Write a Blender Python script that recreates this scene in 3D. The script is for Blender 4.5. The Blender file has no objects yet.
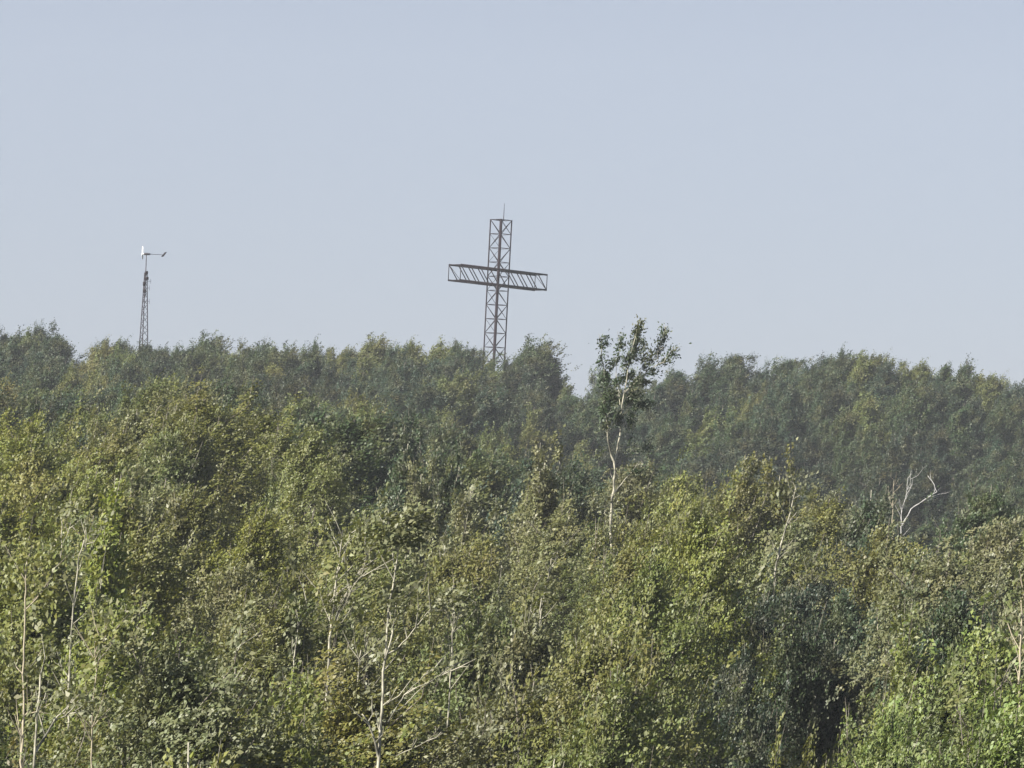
import bpy, math, random
import numpy as np
from mathutils import Vector, Matrix

# ------------------------------------------------------------------ camera, sky, sun, exposure
SC = bpy.context.scene
COL = SC.collection
W, H = 1024, 768
FPX = 4200.0                      # focal length in pixels (a long telephoto)
PITCH = math.radians(2.40)
ROLL = math.radians(1.6)
CAMZ = 12.0
cam_d = bpy.data.cameras.new("camera")
cam = bpy.data.objects.new("camera", cam_d)
COL.objects.link(cam)
cam_d.sensor_width = 36.0
cam_d.lens = 36.0 * FPX / W
cam_d.clip_start = 0.5
cam_d.clip_end = 8000
MW = Matrix.Translation((0, 0, CAMZ)) @ Matrix.Rotation(math.radians(90) + PITCH, 4, 'X') @ Matrix.Rotation(ROLL, 4, 'Z')
cam.matrix_world = MW
SC.camera = cam
R3 = np.array(MW.to_3x3())
CP = np.array([0, 0, CAMZ])

SUN_TO = Vector((-0.74, -0.46, 0.54)).normalized()      # direction towards the sun
SUN_EL = math.asin(SUN_TO.z)
SUN_AZ = math.atan2(SUN_TO.x, SUN_TO.y)
world = bpy.data.worlds.new("World")
SC.world = world
world.use_nodes = True
nt = world.node_tree
nt.nodes.clear()
sky = nt.nodes.new("ShaderNodeTexSky")
sky.sky_type = 'NISHITA'
sky.sun_disc = False
sky.sun_elevation = SUN_EL
sky.sun_rotation = SUN_AZ
sky.air_density = 1.0
sky.dust_density = 0.8
sky.ozone_density = 2.5
sky.altitude = 200
tint = nt.nodes.new("ShaderNodeMix"); tint.data_type = 'RGBA'; tint.blend_type = 'MULTIPLY'
tint.inputs[0].default_value = 1.0
tint.inputs[7].default_value = (1.0, 0.94, 0.97, 1)
bg = nt.nodes.new("ShaderNodeBackground"); bg.inputs[1].default_value = 0.0485
wo = nt.nodes.new("ShaderNodeOutputWorld")
nt.links.new(sky.outputs[0], tint.inputs[6])
veil = nt.nodes.new("ShaderNodeMix"); veil.data_type = 'RGBA'        # thin high haze evens the blue out
veil.inputs[0].default_value = 0.70
veil.inputs[7].default_value = (3.52, 3.90, 4.90, 1)
tcw = nt.nodes.new("ShaderNodeTexCoord"); sep = nt.nodes.new("ShaderNodeSeparateXYZ"); vmr = nt.nodes.new("ShaderNodeMapRange")
vmr.inputs[1].default_value = 0.14; vmr.inputs[2].default_value = 0.55      # the haze is thick near the horizon and clears overhead
vmr.inputs[3].default_value = 0.70; vmr.inputs[4].default_value = 0.05
nt.links.new(tcw.outputs["Generated"], sep.inputs[0]); nt.links.new(sep.outputs[2], vmr.inputs[0]); nt.links.new(vmr.outputs[0], veil.inputs[0])
nt.links.new(tint.outputs[2], veil.inputs[6])
nt.links.new(veil.outputs[2], bg.inputs[0])
nt.links.new(bg.outputs[0], wo.inputs[0])

sun_d = bpy.data.lights.new("sun", 'SUN')
sun_d.energy = 5.0
sun_d.angle = math.radians(0.5)
sun_d.color = (1.0, 0.95, 0.85)
sun = bpy.data.objects.new("sun", sun_d)
COL.objects.link(sun)
sun.rotation_euler = SUN_TO.to_track_quat('Z', 'Y').to_euler()

SC.view_settings.view_transform = 'Standard'
SC.view_settings.look = 'None'
SC.view_settings.exposure = 1.28
SC.view_settings.gamma = 1.0
SC.view_settings.use_curve_mapping = False
SC.render.engine = 'CYCLES'
SC.cycles.max_bounces = 6
SC.cycles.transmission_bounces = 4
SC.cycles.diffuse_bounces = 3
SC.cycles.volume_bounces = 0
SC.cycles.use_denoising = True
HAZE_DENSITY = 0.00020

# ------------------------------------------------------------------ helpers
def ray(px, py):
    d = R3 @ np.array([(px - W / 2) / FPX, (H / 2 - py) / FPX, -1.0])
    return d

def at(px, py, D):
    """the point at distance D (along world +Y) seen at a place in the photograph"""
    d = ray(px, py)
    return CP + d * (D / d[1])

def project(P):
    q = (np.asarray(P) - CP) @ R3
    return W / 2 + FPX * q[..., 0] / -q[..., 2], H / 2 - FPX * q[..., 1] / -q[..., 2]

def put(o, label=None, cat=None, group=None, kind=None):
    if label: o["label"] = label
    if cat: o["category"] = cat
    if group: o["group"] = group
    if kind: o["kind"] = kind
    return o

def empty(name, loc):
    o = bpy.data.objects.new(name, None)
    o.empty_display_size = 0.3
    COL.objects.link(o)
    o.location = loc
    return o

def mesh_np(name, verts, quads, mat, smooth=False, tris=None):
    me = bpy.data.meshes.new(name)
    verts = np.asarray(verts, dtype=np.float32)
    quads = np.asarray(quads, dtype=np.int32)
    me.vertices.add(len(verts))
    me.vertices.foreach_set("co", verts.ravel())
    n = len(quads)
    me.loops.add(n * 4)
    me.loops.foreach_set("vertex_index", quads.ravel())
    me.polygons.add(n)
    me.polygons.foreach_set("loop_start", np.arange(0, n * 4, 4, dtype=np.int32))
    me.polygons.foreach_set("loop_total", np.full(n, 4, dtype=np.int32))
    if smooth:
        me.polygons.foreach_set("use_smooth", np.ones(n, dtype=bool))
    me.materials.append(mat)
    me.update(calc_edges=True)
    me.validate()
    return me

def link(name, me, parent=None, loc=None):
    o = bpy.data.objects.new(name, me)
    COL.objects.link(o)
    if parent is not None: o.parent = parent
    if loc is not None: o.location = loc
    return o

class Tubes:
    """collects tapered tubes (as quads) for one mesh"""
    def __init__(s): s.v = []; s.f = []; s.n = 0
    def tube(s, pts, rads, k=6, cap=True):
        pts = [np.asarray(p, float) for p in pts]
        m = len(pts)
        rings = []
        ref = np.array([0.31, 0.87, 0.12])
        for i, p in enumerate(pts):
            t = pts[min(i + 1, m - 1)] - pts[max(i - 1, 0)]
            t = t / (np.linalg.norm(t) + 1e-9)
            a = np.cross(t, ref); a /= np.linalg.norm(a) + 1e-9
            b = np.cross(t, a)
            ang = np.arange(k) * 2 * math.pi / k
            rings.append(p + rads[i] * (np.cos(ang)[:, None] * a + np.sin(ang)[:, None] * b))
        base = s.n
        s.v.append(np.vstack(rings)); s.n += m * k
        for i in range(m - 1):
            for j in range(k):
                j2 = (j + 1) % k
                s.f.append((base + i * k + j, base + i * k + j2, base + (i + 1) * k + j2, base + (i + 1) * k + j))
        if cap and k == 4:
            s.f.append((base + 3, base + 2, base + 1, base))
            e = base + (m - 1) * k
            s.f.append((e, e + 1, e + 2, e + 3))
        elif cap and k == 6:
            for q in (base, base + (m - 1) * k):
                s.f.append((q, q + 1, q + 2, q + 3)); s.f.append((q, q + 3, q + 4, q + 5))
    def box(s, c, sx, sy, sz):
        x, y, z = c
        v = np.array([(x + a * sx / 2, y + b * sy / 2, z + d * sz / 2) for a in (-1, 1) for b in (-1, 1) for d in (-1, 1)])
        b0 = s.n
        s.v.append(v); s.n += 8
        for q in ((0, 1, 3, 2), (4, 6, 7, 5), (0, 4, 5, 1), (2, 3, 7, 6), (0, 2, 6, 4), (1, 5, 7, 3)):
            s.f.append(tuple(b0 + i for i in q))
    def mesh(s, name, mat, smooth=False):
        return mesh_np(name, np.vstack(s.v), s.f, mat, smooth)

# ------------------------------------------------------------------ materials
def new_mat(name):
    m = bpy.data.materials.new(name); m.use_nodes = True
    n = m.node_tree; n.nodes.clear()
    return m, n, n.nodes, n.links

def leaf_material(name, pale=0.5, gloss=0.5):
    m, n, N, L = new_mat(name)
    out = N.new("ShaderNodeOutputMaterial")
    oi = N.new("ShaderNodeObjectInfo")
    geo = N.new("ShaderNodeNewGeometry")
    # each leaf a little different in hue and value
    hsv = N.new("ShaderNodeHueSaturation")
    mr = N.new("ShaderNodeMapRange"); mr.inputs[3].default_value = 0.84; mr.inputs[4].default_value = 1.20
    mh = N.new("ShaderNodeMapRange"); mh.inputs[3].default_value = 0.478; mh.inputs[4].default_value = 0.515
    wn = N.new("ShaderNodeTexWhiteNoise"); wn.noise_dimensions = '1D'
    L.new(geo.outputs["Random Per Island"], wn.inputs["W"])
    L.new(geo.outputs["Random Per Island"], mr.inputs[0])
    L.new(wn.outputs["Value"], mh.inputs[0])
    L.new(mr.outputs[0], hsv.inputs["Value"]); L.new(mh.outputs[0], hsv.inputs["Hue"])
    # boughs differ: large soft noise over the crown
    tc = N.new("ShaderNodeTexCoord")
    no = N.new("ShaderNodeTexNoise"); no.inputs["Scale"].default_value = 0.55; no.inputs["Detail"].default_value = 2
    L.new(tc.outputs["Object"], no.inputs["Vector"])
    rp = N.new("ShaderNodeMapRange"); rp.inputs[1].default_value = 0.50; rp.inputs[2].default_value = 0.78
    L.new(no.outputs["Fac"], rp.inputs[0])
    mx = N.new("ShaderNodeMix"); mx.data_type = 'RGBA'
    L.new(oi.outputs["Color"], mx.inputs[6]); mx.inputs[7].default_value = (0.172, 0.140, 0.050, 1)
    ms = N.new("ShaderNodeMath"); ms.operation = 'MULTIPLY'; ms.inputs[1].default_value = 0.55
    L.new(rp.outputs[0], ms.inputs[0]); L.new(ms.outputs[0], mx.inputs[0])
    L.new(mx.outputs[2], hsv.inputs["Color"])
    # paler undersides
    und = N.new("ShaderNodeMix"); und.data_type = 'RGBA'
    L.new(hsv.outputs[0], und.inputs[6]); und.inputs[7].default_value = (0.235, 0.240, 0.170, 1)
    mb = N.new("ShaderNodeMath"); mb.operation = 'MULTIPLY'; mb.inputs[1].default_value = pale
    L.new(geo.outputs["Backfacing"], mb.inputs[0]); L.new(mb.outputs[0], und.inputs[0])
    p = N.new("ShaderNodeBsdfPrincipled"); p.inputs["Roughness"].default_value = 0.50
    p.inputs["Specular IOR Level"].default_value = gloss
    L.new(und.outputs[2], p.inputs["Base Color"])
    tr = N.new("ShaderNodeBsdfTranslucent")
    tcx = N.new("ShaderNodeMix"); tcx.data_type = 'RGBA'; tcx.blend_type = 'MULTIPLY'; tcx.inputs[0].default_value = 1
    tcx.inputs[7].default_value = (1.0, 1.0, 0.45, 1)
    L.new(hsv.outputs[0], tcx.inputs[6]); L.new(tcx.outputs[2], tr.inputs["Color"])
    ad = N.new("ShaderNodeMixShader"); ad.inputs[0].default_value = 0.27
    L.new(p.outputs[0], ad.inputs[1]); L.new(tr.outputs[0], ad.inputs[2])
    L.new(ad.outputs[0], out.inputs[0])
    return m

def bark_material(name, c1, c2, scale=3.0, thr=(0.45, 0.62)):
    m, n, N, L = new_mat(name)
    out = N.new("ShaderNodeOutputMaterial")
    p = N.new("ShaderNodeBsdfPrincipled"); p.inputs["Roughness"].default_value = 0.8
    tc = N.new("ShaderNodeTexCoord")
    mp = N.new("ShaderNodeMapping"); mp.inputs["Scale"].default_value = (1, 1, 2.2)
    no = N.new("ShaderNodeTexNoise"); no.inputs["Scale"].default_value = scale; no.inputs["Detail"].default_value = 4
    mr = N.new("ShaderNodeMapRange"); mr.inputs[1].default_value, mr.inputs[2].default_value = thr
    mx = N.new("ShaderNodeMix"); mx.data_type = 'RGBA'
    mx.inputs[6].default_value = (*c1, 1); mx.inputs[7].default_value = (*c2, 1)
    L.new(tc.outputs["Object"], mp.inputs[0]); L.new(mp.outputs[0], no.inputs["Vector"]); L.new(no.outputs["Fac"], mr.inputs[0])
    L.new(mr.outputs[0], mx.inputs[0]); L.new(mx.outputs[2], p.inputs["Base Color"])
    L.new(p.outputs[0], out.inputs[0])
    return m

def plain_material(name, c, rough=0.6, metal=0.0, var=0.3):
    m, n, N, L = new_mat(name)
    out = N.new("ShaderNodeOutputMaterial")
    p = N.new("ShaderNodeBsdfPrincipled"); p.inputs["Roughness"].default_value = rough; p.inputs["Specular IOR Level"].default_value = 0.5 if c[0] > 0.5 else 0.15; p.inputs["Metallic"].default_value = metal
    no = N.new("ShaderNodeTexNoise"); no.inputs["Scale"].default_value = 1.7; no.inputs["Detail"].default_value = 4
    tc = N.new("ShaderNodeTexCoord"); L.new(tc.outputs["Object"], no.inputs["Vector"])
    mx = N.new("ShaderNodeMix"); mx.data_type = 'RGBA'
    mx.inputs[6].default_value = (*[v * (1 - var) for v in c], 1); mx.inputs[7].default_value = (*[min(1, v * (1 + var)) for v in c], 1)
    L.new(no.outputs["Fac"], mx.inputs[0]); L.new(mx.outputs[2], p.inputs["Base Color"]); L.new(p.outputs[0], out.inputs[0])
    return m

M_LEAF = leaf_material("leaves", 0.45, 0.45)
M_FAR = leaf_material("leaves_of_the_ridge", 0.25, 0.3)
M_BARK = bark_material("grey_brown_bark", (0.13, 0.11, 0.09), (0.30, 0.27, 0.22))
M_WHITE = bark_material("white_bark", (0.40, 0.375, 0.29), (0.11, 0.105, 0.08), 1.5, (0.42, 0.60))
M_DEAD = bark_material("bleached_wood", (0.46, 0.45, 0.43), (0.22, 0.21, 0.20), 2.0, (0.42, 0.62))
M_TWIG = bark_material("tan_twigs", (0.36, 0.31, 0.22), (0.20, 0.175, 0.13), 2.0)
M_STEEL = plain_material("dark_painted_steel", (0.017, 0.011, 0.014), 0.6, 0.0)
M_STEEL2 = plain_material("grey_galvanised_steel", (0.06, 0.055, 0.062), 0.5, 0.2)
M_WPAINT = plain_material("white_paint", (0.80, 0.80, 0.80), 0.35, 0.0, 0.05)

# ------------------------------------------------------------------ terrain: ground = canopy level less the tree height
XS = np.array([-80, 0, 100, 200, 300, 400, 450, 500, 550, 600, 700, 800, 900, 1000, 1100], float)
DS = np.array([40, 55, 75, 100, 130, 155, 190, 240, 300, 350, 390, 425, 470], float)
CAN = np.array([
    # -80   0   100  200  300  400  450  500  550  600  700  800  900  1000 1100
    [1000, 1000, 1000, 1000, 1000, 1000, 1000, 1000, 1000, 1000, 1000, 1000, 950, 930, 930],  # 40
    [770, 775, 790, 790, 800, 800, 800, 790, 790, 790, 780, 800, 745, 715, 700],  # 55
    [650, 655, 670, 680, 690, 700, 700, 700, 700, 690, 690, 750, 695, 665, 650],  # 75
    [545, 550, 560, 570, 580, 610, 620, 630, 625, 620, 600, 670, 620, 590, 580],  # 100
    [470, 470, 465, 460, 490, 530, 545, 550, 530, 530, 520, 570, 560, 530, 520],  # 130
    [425, 425, 412, 405, 440, 465, 490, 505, 480, 468, 485, 520, 525, 508, 500],  # 155
    [403, 403, 398, 392, 415, 440, 470, 492, 490, 485, 500, 530, 540, 520, 510],  # 190
    [396, 396, 395, 390, 405, 430, 450, 475, 495, 500, 510, 530, 530, 520, 515],  # 240
    [392, 392, 393, 390, 400, 415, 430, 450, 480, 490, 490, 500, 500, 500, 500],  # 300
    [372, 374, 386, 382, 388, 392, 402, 420, 448, 458, 455, 460, 460, 465, 470],  # 350
    [350, 354, 368, 362, 372, 364, 368, 378, 408, 416, 404, 404, 404, 414, 420],  # 390
    [326, 332, 350, 343, 356, 343, 346, 352, 384, 384, 366, 367, 368, 386, 394],  # 425
    [370, 370, 380, 375, 380, 375, 375, 380, 400, 400, 390, 390, 390, 400, 410],  # 470
], float)
TREE_H = 9.5

def interp2(px, D):
    px = np.clip(px, XS[0], XS[-1]); D = np.clip(D, DS[0], DS[-1])
    ix = np.clip(np.searchsorted(XS, px) - 1, 0, len(XS) - 2)
    iy = np.clip(np.searchsorted(DS, D) - 1, 0, len(DS) - 2)
    tx = (px - XS[ix]) / (XS[ix + 1] - XS[ix]); ty = (D - DS[iy]) / (DS[iy + 1] - DS[iy])
    return (CAN[iy, ix] * (1 - tx) * (1 - ty) + CAN[iy, ix + 1] * tx * (1 - ty) + CAN[iy + 1, ix] * (1 - tx) * ty + CAN[iy + 1, ix + 1] * tx * ty)

def canopy_z(X, Y):
    X = np.asarray(X, float); Y = np.asarray(Y, float)
    Yc = np.clip(Y, 40, 470)
    Xs_ = X * Yc / np.maximum(Y, 1.0) if False else X
    z = np.full(np.broadcast(X, Y).shape, 14.0)
    for _ in range(4):
        px, _p = project(np.stack([X + 0 * z, Yc + 0 * z, z], -1))
        yt = interp2(px, Yc)
        # height on the vertical line where the photo row is yt
        z1 = z + 1.0
        _a, y0 = project(np.stack([X + 0 * z, Yc + 0 * z, z], -1))
        _b, y1 = project(np.stack([X + 0 * z, Yc + 0 * z, z1], -1))
        z = z + (yt - y0) / (y1 - y0)
    return z

def ground_z(X, Y):
    z = canopy_z(X, Y) - TREE_H
    Y = np.asarray(Y, float)
    far = np.clip((Y - 440) / 700.0, 0, 1)
    near = np.clip((55 - Y) / 55.0, 0, 1)
    z = np.where(Y > 440, z - 26 * far, z)
    return z * (1 - near) + (CAMZ - 8.0) * near

def forest_floor():
    xs = np.concatenate([np.linspace(-900, -130, 24)[:-1], np.linspace(-130, 130, 79), np.linspace(130, 900, 24)[1:]])
    ys = np.concatenate([np.linspace(-60, 40, 12)[:-1], np.linspace(40, 480, 133), np.linspace(480, 1300, 30)[1:]])
    X, Y = np.meshgrid(xs, ys)
    Z = ground_z(X, Y) + 0.25 * np.sin(X * 0.35) * np.cos(Y * 0.23)
    nx, ny = len(xs), len(ys)
    v = np.stack([X, Y, Z], -1).reshape(-1, 3)
    idx = np.arange(nx * ny).reshape(ny, nx)
    q = np.stack([idx[:-1, :-1], idx[:-1, 1:], idx[1:, 1:], idx[1:, :-1]], -1).reshape(-1, 4)
    m, n, N, L = new_mat("forest_floor")
    out = N.new("ShaderNodeOutputMaterial"); p = N.new("ShaderNodeBsdfPrincipled"); p.inputs["Roughness"].default_value = 0.95
    no = N.new("ShaderNodeTexNoise"); no.inputs["Scale"].default_value = 0.8; no.inputs["Detail"].default_value = 8
    tc = N.new("ShaderNodeTexCoord"); L.new(tc.outputs["Object"], no.inputs["Vector"])
    cr = N.new("ShaderNodeValToRGB")
    cr.color_ramp.elements[0].position = 0.35; cr.color_ramp.elements[0].color = (0.020, 0.028, 0.012, 1)
    cr.color_ramp.elements[1].position = 0.65; cr.color_ramp.elements[1].color = (0.055, 0.065, 0.025, 1)
    L.new(no.outputs["Fac"], cr.inputs[0]); L.new(cr.outputs[0], p.inputs["Base Color"]); L.new(p.outputs[0], out.inputs[0])
    g = link("ground", mesh_np("ground", v, q, m, True))
    put(g, "rough green forest floor rising to the ridge", kind="structure")
    g.pop("category", None)
forest_floor()

# ------------------------------------------------------------------ foliage
def leaf_quads(C, Adir, N0, Lm, rng, aspect=0.55):
    """diamond leaves at C with long axis near Adir and normal near N0"""
    n = len(C)
    A = Adir / (np.linalg.norm(Adir, axis=1, keepdims=True) + 1e-9)
    B = np.cross(A, N0); B /= np.linalg.norm(B, axis=1, keepdims=True) + 1e-9
    Nn = np.cross(B, A)
    L = Lm[:, None]
    w = L * aspect * 0.5
    v = np.empty((n, 4, 3))
    v[:, 0] = C - A * L * 0.5
    v[:, 1] = C + B * w - A * L * 0.05 + Nn * L * 0.08
    v[:, 2] = C + A * L * 0.5 - Nn * L * 0.10
    v[:, 3] = C - B * w - A * L * 0.05 + Nn * L * 0.08
    return v.reshape(-1, 3), np.arange(n * 4).reshape(n, 4)

def unit(v): return v / (np.linalg.norm(v) + 1e-9)

def crown_from_clumps(name, clumps, n_leaf, leaf, rng, mat, wind=0.5, per=18):
    """clumps: list of (centre, direction, length, radius, weight)"""
    wts = np.array([c[4] for c in clumps], float); wts /= wts.sum()
    cnt = rng.multinomial(n_leaf, wts)
    Cs, As, Ns = [], [], []
    zc = float(np.mean([c[0][2] for c in clumps])) - 0.6
    for (c, d, ln, r, _), k in zip(clumps, cnt):
        if k == 0: continue
        d = unit(np.asarray(d, float))
        ns = max(1, int(round(k / per)))                     # sprays: twig ends whose leaves hang and face together
        t = rng.normal(0, 0.5, ns) * ln
        lat = rng.normal(0, 1, (ns, 3)); lat /= np.linalg.norm(lat, axis=1, keepdims=True) + 1e-9
        rr = r * np.abs(rng.normal(0.75, 0.38, ns)) * np.clip(1.15 - 0.45 * np.abs(t / max(ln, 1e-3)), 0.25, 1.2)
        SP = np.asarray(c) + d * t[:, None] + lat * rr[:, None]
        SA = d * 0.6 + lat * 0.35 + rng.normal(0, 0.35, (ns, 3)) + np.array([wind, 0.0, 0.25])
        SA /= np.linalg.norm(SA, axis=1, keepdims=True) + 1e-9
        out = SP.copy(); out[:, 2] = (SP[:, 2] - zc) * 0.7
        out /= np.linalg.norm(out, axis=1, keepdims=True) + 1e-9
        SN = lat * 0.6 + out * 0.6 + rng.normal(0, 0.50, (ns, 3)) + np.array([0, 0, 0.35])
        w = rng.integers(0, ns, k)
        P = SP[w] + SA[w] * (rng.normal(0, 1.45, k) * leaf)[:, None] + rng.normal(0, 0.55, (k, 3)) * leaf
        Cs.append(P)
        As.append(SA[w] + rng.normal(0, 0.38, (k, 3)))
        Ns.append(SN[w] + rng.normal(0, 0.20, (k, 3)))
    C = np.vstack(Cs); A = np.vstack(As); Nn = np.vstack(Ns)
    Lm = leaf * rng.uniform(0.6, 1.35, len(C))
    v, q = leaf_quads(C, A, Nn, Lm, rng)
    return mesh_np(name, v, q, mat)

def tree_proto(seed, h, wd, cb, n_limb, n_leaf, leaf, sweep=0.10, sharp=1.0, sub=4, r0=0.10, clr=0.42, mat=None, bark=None, wind=0.5, leaders=3, gap=0.0, twigs=0):
    """a tree h high: trunk mesh with limbs, crown mesh of leaf sprays round the limbs; base at the origin"""
    rng = np.random.default_rng(seed)
    T = Tubes()
    bend = rng.normal(0, 0.02 * h, 2)
    def trunk(f):
        return np.array([sweep * h * f ** 2 * 0.6 + bend[0] * math.sin(3 * f), bend[1] * math.sin(2.5 * f), h * f * 0.97])
    T.tube([trunk(f) for f in np.linspace(0, 1, 9)], list(np.interp(np.linspace(0, 1, 9), [0, 1], [r0, 0.012])), 6)
    clumps = []
    ga = rng.uniform(0, 6.28)
    limb_dirs = []
    for i in range(n_limb):
        s = (i + rng.uniform(0, 0.8)) / n_limb
        f = cb + (0.97 - cb) * s * 0.93
        env = (math.sin(math.pi * min(1, 0.22 + 0.80 * s)) ** sharp) * (1 - 0.35 * s)
        ln = wd * 0.62 * max(0.14, env) * rng.uniform(0.65, 1.25)
        az = ga + i * 2.39996 + rng.normal(0, 0.35)
        el = math.radians(rng.uniform(22, 46) + 26 * s)
        d = np.array([math.cos(az) * math.cos(el), math.sin(az) * math.cos(el), math.sin(el)])
        p0 = trunk(f)
        pts = [p0]
        for j in range(1, 5):
            dd = unit(d + np.array([sweep * 1.5 * j / 4, 0, 0.10 * j]))
            pts.append(pts[-1] + dd * ln / 4)
        T.tube(pts, [max(0.01, r0 * (1 - f) * 0.5 + 0.010), 0.02, 0.015, 0.010, 0.006], 4, False)
        if rng.random() < gap: continue
        tip = pts[-1]; ld = unit(pts[-1] - pts[-2])
        clumps.append((tip, ld + np.array([sweep, 0, 0.2]), ln * 0.30 + 0.2, clr * rng.uniform(0.5, 0.85), 1.0))
        for k in range(sub):
            u = rng.uniform(0.40, 1.04)
            b = p0 + (tip - p0) * u + rng.normal(0, 0.14 * ln + 0.05, 3)
            dd = unit(ld + rng.normal(0, 0.4, 3) + np.array([sweep * 2, 0, 0.45]))
            clumps.append((b, dd, rng.uniform(0.35, 0.85) * (0.25 * ln + 0.22), clr * rng.uniform(0.55, 1.2), rng.uniform(0.6, 1.3)))
    for k in range(leaders):                                  # upright leading shoots that make the crown's outline uneven
        f = rng.uniform(0.80, 0.99)
        b = trunk(f) + np.array([rng.normal(0, wd * 0.13), rng.normal(0, wd * 0.13), 0])
        ln = h * rng.uniform(0.045, 0.085) * (1.35 if mat is M_FAR else 1.0)
        dd = unit(np.array([sweep * 1.0 + rng.normal(0, 0.10), rng.normal(0, 0.12), 1]))
        T.tube([trunk(f - 0.12), b, b + dd * ln * 1.3], [0.02, 0.012, 0.004], 4, False)
        clumps.append((b + dd * ln * 0.2, dd, ln * 0.8, clr * 0.50, 1.7))
    for k in rng.choice(len(clumps), min(twigs, len(clumps)), replace=False) if twigs else ():   # bare shoots poking out of the sprays
        c, d, ln, r, _ = clumps[k]
        d = unit(np.asarray(d) + rng.normal(0, 0.2, 3) + np.array([sweep, 0, 0.3]))
        c = np.asarray(c); q = c + d * (ln * 0.6 + rng.uniform(0.2, 0.55))
        T.tube([c - d * ln * 0.7, c + rng.normal(0, 0.05, 3), (c + q) / 2 + rng.normal(0, 0.04, 3), q], [0.014, 0.011, 0.008, 0.004], 4, False)
    tm = T.mesh("trunk", bark or M_BARK, True)
    cm = crown_from_clumps("crown", clumps, n_leaf, leaf, rng, mat or M_LEAF, wind)
    return tm, cm

rnd = random.Random(41)
# near trees: bushy birches, looser aspens, low willow bushes
BUSHY = [tree_proto(100 + i, 9.5, rnd.uniform(4.4, 5.6), 0.22, 44, 52000, 0.092, 0.09, 0.8, 6, 0.08, 0.36, M_LEAF, M_BARK, 0.5, 5, 0.0, 46) for i in range(6)]
FEATHER = [tree_proto(150 + i, 9.5, rnd.uniform(4.4, 5.8), 0.20, 50, 60000, 0.078, 0.13, 0.8, 6, 0.08, 0.40, M_LEAF, M_BARK, 0.95, 6, 0.0, 20) for i in range(5)]
LOOSE = [tree_proto(200 + i, 10.0, rnd.uniform(3.4, 4.4), 0.24, 34, 21000, 0.112, 0.07, 1.0, 5, 0.05, 0.27, M_LEAF, M_WHITE, 0.35, 5, 0.12, 80) for i in range(7)]
RIDGE = [tree_proto(300 + i, 11.0, rnd.uniform(4.8, 7.4), 0.16, 42, 40000, 0.155, 0.12, 0.85, 4, 0.12, 0.58, M_FAR, M_BARK, 0.7, 9) for i in range(7)]
NARROW = [tree_proto(400 + i, 11.5, rnd.uniform(2.8, 3.6), 0.25, 26, 13000, 0.17, 0.10, 0.9, 4, 0.10, 0.42, M_FAR, M_BARK, 0.6, 4) for i in range(4)]

TREES = []      # (empty, crown object, kind, tint name, D, px, py of the top)
TINTS = {
    'olive': (0.164, 0.175, 0.046), 'mid': (0.120, 0.146, 0.046), 'grey': (0.166, 0.178, 0.084),
    'dark': (0.048, 0.078, 0.034), 'pine': (0.040, 0.070, 0.040), 'shade_dark': (0.024, 0.042, 0.024), 'yellow': (0.192, 0.215, 0.040), 'gold': (0.162, 0.190, 0.040), 'bright': (0.148, 0.196, 0.046), 'rusty': (0.165, 0.156, 0.056),  # the darkest green also serves as painted shade, in hollow and lower ridge
}
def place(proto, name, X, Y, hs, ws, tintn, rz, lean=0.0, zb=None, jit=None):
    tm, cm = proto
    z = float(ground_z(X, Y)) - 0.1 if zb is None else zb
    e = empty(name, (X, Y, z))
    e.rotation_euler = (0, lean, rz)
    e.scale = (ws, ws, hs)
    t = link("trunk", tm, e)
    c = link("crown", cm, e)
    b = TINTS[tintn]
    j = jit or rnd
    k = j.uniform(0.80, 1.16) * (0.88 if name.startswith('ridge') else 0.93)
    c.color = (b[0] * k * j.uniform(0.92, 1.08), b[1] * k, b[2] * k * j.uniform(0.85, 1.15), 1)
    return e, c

def pick(rg, pairs):
    r = rg.random() * sum(p[1] for p in pairs)
    for n, w in pairs:
        r -= w
        if r <= 0: return n
    return pairs[-1][0]

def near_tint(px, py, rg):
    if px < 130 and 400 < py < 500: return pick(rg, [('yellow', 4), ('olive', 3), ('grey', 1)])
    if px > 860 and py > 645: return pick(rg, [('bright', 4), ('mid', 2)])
    if 710 < px < 880 and py > 545: return 'shade_dark'  # the hollow's shade is put into the leaf colour
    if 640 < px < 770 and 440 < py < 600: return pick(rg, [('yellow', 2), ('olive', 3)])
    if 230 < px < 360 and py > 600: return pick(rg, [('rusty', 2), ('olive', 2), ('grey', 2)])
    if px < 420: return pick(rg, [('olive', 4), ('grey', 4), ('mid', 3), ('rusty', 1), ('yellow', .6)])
    return pick(rg, [('olive', 3), ('grey', 3), ('mid', 4), ('dark', 1)])

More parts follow.
